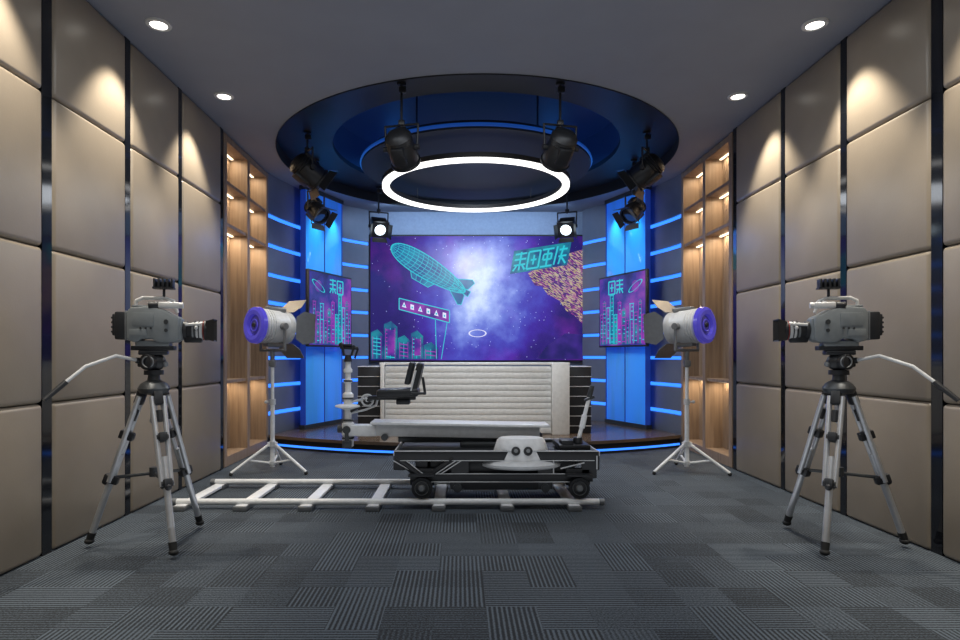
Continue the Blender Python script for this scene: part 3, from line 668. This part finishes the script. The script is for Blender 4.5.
# ---------------------------------------------------------------- studio lamps on stands
for sx in (-1,1):
    MX=sx
    E=empty('studio_light',(2.2 if sx<0 else 2.22,6.4,0),'silver-white studio lamp with violet-blue rear ring on white stand','studio light','studio lamps on stands')
    for an in (200,330,85):
        c,s_=math.cos(math.radians(an)),math.sin(math.radians(an))
        b=B(); b.cyl((c*.03,s_*.03,.30),(c*.42,s_*.42,.03),.016,seg=10); b.cyl((c*.02,s_*.02,.10),(c*.24,s_*.24,.145),.012,seg=8); b.m(1).sph((c*.42,s_*.42,.02),.02)
        b.m(0).box((c*.035,s_*.035,.30),(.035,.035,.045),(0,0,math.radians(an)))
        b.obj('leg',[M_white,M_rubber],E)
    b=B(); b.cyl((0,0,.06),(0,0,.75),.023,seg=16); b.cyl((0,0,.7),(0,0,1.14),.018,seg=14); b.obj('pole',M_white,E)
    for za,zb_,r_ in ((.27,.33,.036),(.08,.12,.034),(.72,.78,.032)):
        b=B(); b.cyl((0,0,za),(0,0,zb_),r_,seg=16)
        if za>.7: b.cyl((0,0,.75),(0.06,0,.75),.01,seg=8); b.sph((.07,0,.75),.018)
        b.obj('clamp_collar',M_off,E)
    hz=1.55; d=Vector((-.60,.78,-.05)).normalized(); R=d.to_track_quat('X','Z').to_matrix().to_4x4(); HC=Matrix.Translation((.0,0,hz))@R; LM=HC@Matrix.Rotation(math.radians(90),4,'Y')
    s_=Vector((-d.y,d.x,0)).normalized(); o=Vector((.0,0,hz))
    b=B(); b.tube([o+s_*.215,o+s_*.215+Vector((0,0,-.25)),o-s_*.215+Vector((0,0,-.25)),o-s_*.215],.015,10); b.cyl(o+s_*.17,o+s_*.235,.035); b.cyl(o-s_*.17,o-s_*.235,.035); b.cyl(o+Vector((0,0,-.25)),(0,0,1.12),.024); b.box((0,0,1.16),(.07,.07,.07),bev=.012)
    b.obj('yoke',M_grey,E)
    prof=[(0,-.19),(.13,-.19),(.17,-.17)]
    z=-.16
    for i in range(3): prof+=[(.182,z),(.182,z+.016),(.172,z+.018),(.172,z+.026)]; z+=.03
    prof+=[(.180,z),(.178,z+.12),(.168,z+.125),(.165,z+.19),(.172,z+.2),(.172,z+.25),(.155,z+.25),(.15,z+.2)]
    b=B(); b.lathe(prof,M=LM,seg=40); b.m(1)
    b.box(HC@Vector((.03,0,.187)),(.22,.09,.05),R.to_euler(),bev=.012); b.box(HC@Vector((.03,0,-.187)),(.22,.09,.05),R.to_euler(),bev=.012)
    b.obj('lamp_housing',[M_off,M_grey],E)
    b=B(); b.lathe([(.105,-.20),(.115,-.235),(.155,-.243),(.188,-.228),(.196,-.19),(.17,-.185)],M=LM,seg=40); b.obj('rear_ring',M_violet,E,label='violet-blue rear ring')
    b=B(); b.lathe([(0,-.222),(.05,-.222),(.095,-.212),(.115,-.20)],M=LM,seg=32); b.m(1).lathe([(.052,-.225),(.060,-.229),(.066,-.222)],M=LM,seg=32); b.m(2).cyl(LM@Vector((0,0,-.21)),LM@Vector((0,0,-.236)),.030,.022,seg=20); b.obj('rear_hub',[M_violetd,M_violet,M_blk],E,label='dark violet glossy rear hub')
    b=B(); b.lathe([(0,.12),(.07,.14),(.145,.13),(.145,.12)],M=LM,seg=32); b.obj('lens',M_off,E)
    for k4 in range(4):
        A=HC@Matrix.Rotation(math.pi/2*k4,4,'X')@Matrix.Translation((.18,0,.168))@Matrix.Rotation(math.radians(-48),4,'Y')
        t=bmesh.new(); vs=[t.verts.new(v) for v in ((0,-.12,0),(0,.12,0),(.08,.18,0),(.20,.15,0),(.20,-.15,0),(.08,-.18,0))]; f=t.faces.new(vs)
        r=bmesh.ops.extrude_face_region(t,geom=[f]); bmesh.ops.translate(t,vec=(0,0,.006),verts=[g for g in r['geom'] if isinstance(g,bmesh.types.BMVert)]); bmesh.ops.recalc_face_normals(t,faces=t.faces)
        b=B(); b._add(t,A); b.obj('barn_door',M_door,E)
    MX=1

# ---------------------------------------------------------------- dolly track
oT=(-.8,5.27,0)
E=empty('dolly_track',oT,'white tubular camera dolly track on the carpet','dolly track')
for yy in (4.88,5.65):
    b=B(); b.cyl((-2.52,yy,.056),(.95,yy,.056),.027,seg=16,bev=.004); b.m(1)
    for x in (-2.52,.95): b.cyl((x-.02,yy,.056),(x+.02,yy,.056),.030)
    b.obj('rail',[M_white,M_grey],E,origin=oT)
for x in (-2.45,-1.96,-1.44,-.90,-.37,.178,.72):
    b=B(); b.box((x,5.265,.028),(.095,.9,.026),bev=.005); b.m(1)
    for yy in (4.88,5.65): b.box((x,yy-.02,.02),(.11,.16,.04),bev=.008)
    b.obj('cross_tie',[M_white,M_grey],E,origin=oT)

# ---------------------------------------------------------------- dolly
oD=(.1,5.27,0)
E=empty('camera_dolly',oD,'black and white camera dolly with boom arm, seat and steering column','camera dolly')
def D(b,name,mat,par=None,lab=None): return b.obj(name,mat,par or E,origin=oD,label=lab)
b=B()
b.box((.1,5.265,.41),(1.64,.70,.06),bev=.008)
for yy in (4.93,5.60):
    b.box((.1,yy,.425),(1.68,.035,.085),bev=.008); b.box((.14,yy,.245),(1.5,.035,.07),bev=.008)
    b.box((.86,yy,.34),(.12,.03,.2)); b.box((.5,yy,.34),(.12,.03,.2)); b.box((-.2,yy,.34),(.14,.03,.2))
    for xa,xb in ((-.72,-.52),(-.26,-.46)): b.cyl((xa,yy,.40),(xb,yy,.25),.03,seg=8)
b.box((.15,5.265,.31),(1.20,.58,.16),bev=.02); b.box((.12,5.2,.205),(.66,.56,.13),bev=.02); b.box((-.52,5.265,.31),(.1,.6,.12))
for xx in (-.7,.9): b.box((xx,5.265,.36),(.10,.66,.12),bev=.01)
b.box((-.62,4.94,.42),(.18,.05,.09),bev=.02); b.box((.86,4.94,.42),(.16,.05,.09),bev=.02)
D(b,'chassis',M_blk)
b=B()
for yy in (4.908,5.622):
    b.box((.1,yy,.464),(1.68,.010,.008)); b.box((.1,yy,.386),(1.60,.010,.005)); b.box((.14,yy,.212),(1.4,.01,.006)); b.box((.14,yy,.278),(1.3,.01,.005))
    for xa,xb in ((-.745,-.55),(-.64,-.5),(-.235,-.40),(-.19,-.36)): b.cyl((xa,yy,.385),(xb,yy,.275),.0045,seg=8)
    b.box((.565,yy,.335),(.008,.012,.11)); b.box((.92,yy,.37),(.010,.012,.11))
    b.box((.72,yy,.345),(.20,.012,.008),(0,math.radians(-14),0)); 
for xx in (-.74,.94): b.box((xx,5.265,.44),(.012,.7,.03))
D(b,'chassis_trim',M_off,lab='pale edge trim')
WZ=.171
for xx in (-.51,.768):
    for yy in (4.88,5.65):
        s_=-1 if yy<5.2 else 1
        b=B(); b.lathe([(0,-.03),(.052,-.03),(.060,-.02),(.084,-.025),(.086,-.015),(.086,.015),(.084,.025),(.060,.02),(.052,.03),(0,.03)],(xx,yy,WZ),(0,1,0),28)
        w=D(b,'wheel',M_blk)
        b=B(); b.lathe([(.052,.030),(.055,.033),(.058,.028)],(xx,yy,WZ),(0,s_,0),28); b.lathe([(0,.045),(.022,.045),(.030,.03),(.0,.03)],(xx,yy,WZ),(0,s_,0),20)
        D(b,'wheel_hub',M_grey,w)
        b=B(); b.box((xx,yy-s_*.06,.25),(.20,.05,.14),bev=.01); b.box((xx,yy,.275),(.22,.11,.014),bev=.004); b.cyl((xx,yy,WZ),(xx,yy-s_*.08,WZ),.018); D(b,'wheel_bracket',M_blk)
for xx in (-.22,.5):
    b=B(); b.box((xx,4.935,.19),(.12,.03,.09),bev=.01); b.cyl((xx,4.935,.16),(xx,4.905,.16),.035); D(b,'guide_roller',M_dark)
b=B(); b.box((-.22,5.36,.580),(1.44,.19,.11),(0,math.radians(1),0),bev=.006); b.m(1).box((-.20,5.34,.643),(1.56,.27,.022),(0,math.radians(1),0),bev=.004)
D(b,'boom_arm',[M_off,M_white])
b=B(); b.box((-.15,5.38,.50),(1.2,.10,.05),bev=.006); b.box((.42,5.38,.50),(.22,.22,.12),bev=.02); b.box((.05,5.38,.46),(.5,.26,.06),bev=.02); b.cyl((-.86,5.24,.53),(-.86,5.49,.53),.03)
D(b,'boom_support',M_dark)
MT=Matrix.Translation((.31,5.03,0))@Matrix.Diagonal((1,.60,1,1))
b=B(); b.lathe([(0,.36),(.25,.36),(.255,.38),(.20,.54),(.18,.56),(0,.56)],M=MT,seg=12); b.m(1).lathe([(0,.315),(.30,.315),(.335,.33),(.34,.350),(.31,.372),(.25,.385)],M=MT,seg=48)
D(b,'control_turret',[M_white,M_off],lab='white control housing on a round dish base with dials')
for xx in (.255,.355):
    b=B(); nrm=Vector((0,-.91,.30)).normalized(); cpt=Vector((xx,4.893,.465)); b.cyl(cpt-nrm*.012,cpt+nrm*.014,.036,seg=24,bev=.004); b.m(1).cyl(cpt+nrm*.014,cpt+nrm*.018,.016,seg=16); D(b,'dial',[M_blk,M_grey])
b=B(); b.box((.76,5.2,.475),(.26,.4,.05),bev=.012); b.box((.70,5.1,.51),(.10,.16,.05),bev=.012); b.cyl((.80,5.1,.48),(.80,5.1,.55),.04); D(b,'steering_base',M_blk)
b=B(); b.tube([(.80,5.1,.5),(.84,5.1,.66),(.89,5.1,.86),(.92,5.1,.97)],.017,12); b.cyl((.835,5.1,.63),(.86,5.1,.74),.024,seg=14); b.m(1).cyl((.897,5.1,.89),(.925,5.1,.99),.022,.020,seg=14,bev=.005); b.box((.90,5.1,.88),(.09,.04,.022),(0,math.radians(-20),0),bev=.008)
D(b,'push_handle',[M_white,M_dark])
cx,cy=-1.2,5.36
b=B(); b.lathe([(0,.43),(.042,.43),(.05,.44),(.05,.50),(.038,.52),(.055,.54),(.055,.64),(.036,.66),(.030,.68),(.030,.76),(.07,.775),(.115,.79),(.11,.803),(.04,.815),(.036,.86),(.048,.87),(.048,.90),(.028,.92),(.026,1.0),(.036,1.005),(.036,1.03),(.024,1.035),(.024,1.09),(.038,1.095),(.038,1.12),(.024,1.14),(.024,1.20),(0,1.20)],(cx,cy,0),seg=28)
b.box((-1.06,cy,.58),(.28,.13,.10),bev=.015); D(b,'camera_column',M_white)
for zc,Rc in ((.51,.048),(.67,.044),(.865,.044),(1.02,.034)):
    b=B(); b.torus((cx,cy,zc),Rc,.009); D(b,'column_ring',M_dark)
b=B(); b.cyl((cx-.09,cy,.59),(cx,cy,.59),.035); b.box((cx,cy-.05,.46),(.08,.05,.07),bev=.01); b.box((cx,cy-.05,.53),(.035,.04,.12)); b.cyl((cx,cy-.03,.59),(cx,cy-.078,.59),.035)
D(b,'column_joint',M_dark)
b=B(); b.cyl((cx,cy,1.19),(cx,cy,1.25),.038,.026); b.box((cx-.045,cy,1.30),(.02,.05,.12),(0,math.radians(-12),0),bev=.006); b.box((cx+.045,cy,1.29),(.02,.05,.10),(0,math.radians(14),0),bev=.006)
b.cyl((cx-.07,cy,1.32),(cx+.09,cy,1.31),.016,bev=.004); b.cyl((cx+.09,cy,1.31),(cx+.06,cy,1.22),.009); b.sph((cx-.06,cy,1.34),.024); b.box((cx,cy,1.34),(.08,.06,.016),bev=.005)
D(b,'camera_mount',M_blk)
b=B(); b.tube([(cx+.03,cy,.83),(-1.04,cy,.86),(-.98,cy,.84)],.012); b.torus((-1.02,cy-.05,.85),.050,.009,(0,1,.2)); b.cyl((-1.02,cy-.06,.85),(-1.02,cy,.85),.016); b.tube([(cx+.02,cy,.73),(-1.05,cy,.76),(-.95,cy,.80),(-.93,cy,.88)],.010)
D(b,'hand_wheel',M_off)
sy=5.3
b=B(); b.box((-.74,sy,.92),(.36,.30,.07),(0,math.radians(-2),0),bev=.02,seg=3); b.box((-.80,sy,.872),(.42,.08,.035),bev=.008); b.tube([(-.98,sy,.87),(-1.1,5.36,.80),(-1.18,5.36,.75)],.020); b.box((-.70,sy,.84),(.12,.12,.05),bev=.012)
seat=D(b,'seat',[M_blk,M_silver])
b=B(); b.box((-.575,sy,1.05),(.055,.28,.27),(0,math.radians(14),0),bev=.016,seg=3); b.box((-.64,sy,1.09),(.045,.22,.2),(0,math.radians(14),0),bev=.012); b.m(1).box((-.60,sy-.145,1.03),(.012,.01,.18),(0,math.radians(14),0)); b.m(0).tube([(-.62,sy-.15,.92),(-.50,sy-.15,.92),(-.52,sy-.15,1.06)],.012)
D(b,'backrest',[M_blk,M_off],seat)

# ---------------------------------------------------------------- lighting
lamp('AREA','ceiling_fill',(0,1.2,3.6),48,(.93,.97,1),aim=(0,2.2,0),shape='RECTANGLE',size=4,size_y=3.2)
lamp('AREA','room_fill',(0,4.2,3.66),44,(.90,.95,1),aim=(0,4.4,0),shape='RECTANGLE',size=3.2,size_y=1.6)
lamp('AREA','stage_fill',(0,7.7,3.3),58,(.88,.93,1),aim=(0,8.1,0),shape='DISK',size=2.0)  # added area lamp without a fixture, whitens the stage and curved wall
lamp('SPOT','desk_fill',(0,5.0,3.6),120,(1,.97,.93),aim=(0,8.2,.7),spot_size=math.radians(46),spot_blend=.8,shadow_soft_size=.3)  # added lamp without a fixture, brightens the desk front
lamp('AREA','stage_front_fill',(0,6.9,3.3),28,(.82,.9,1),aim=(0,9.4,1.6),shape='DISK',size=.8)  # added lamp, no fixture, lifts the front of desk and stage
lamp('AREA','screen_cove',(0,9.75,3.68),20,(.45,.68,1),aim=(0,10.1,3.2),shape='RECTANGLE',size=3.2,size_y=.1)
lamp('AREA','ceiling_bounce_fill',(0,2.6,.25),30,(.88,.93,1),aim=(0,2.8,3.7),shape='RECTANGLE',size=4,size_y=4)  # unseen upward lamp added near the floor, imitates bounce on the ceiling
for sx in (-1,1): lamp('POINT','stage_blue',(sx*1.9,8.2,2.8),4,(.05,.25,1),shadow_soft_size=.2)
w=bpy.data.worlds.new('World'); S.world=w; w.use_nodes=True
w.node_tree.nodes['Background'].inputs[0].default_value=(.05,.055,.065,1); w.node_tree.nodes['Background'].inputs[1].default_value=.4

cd=bpy.data.cameras.new('Camera'); cam=bpy.data.objects.new('Camera',cd); COL.objects.link(cam)
cam.location=(-.2,0,1.25); cam.rotation_euler=(math.radians(90),0,0)
cd.sensor_width=36; cd.lens=22.5; cd.shift_x=(480-460)/960; cd.shift_y=(355-320)/960; cd.clip_start=.05
S.camera=cam
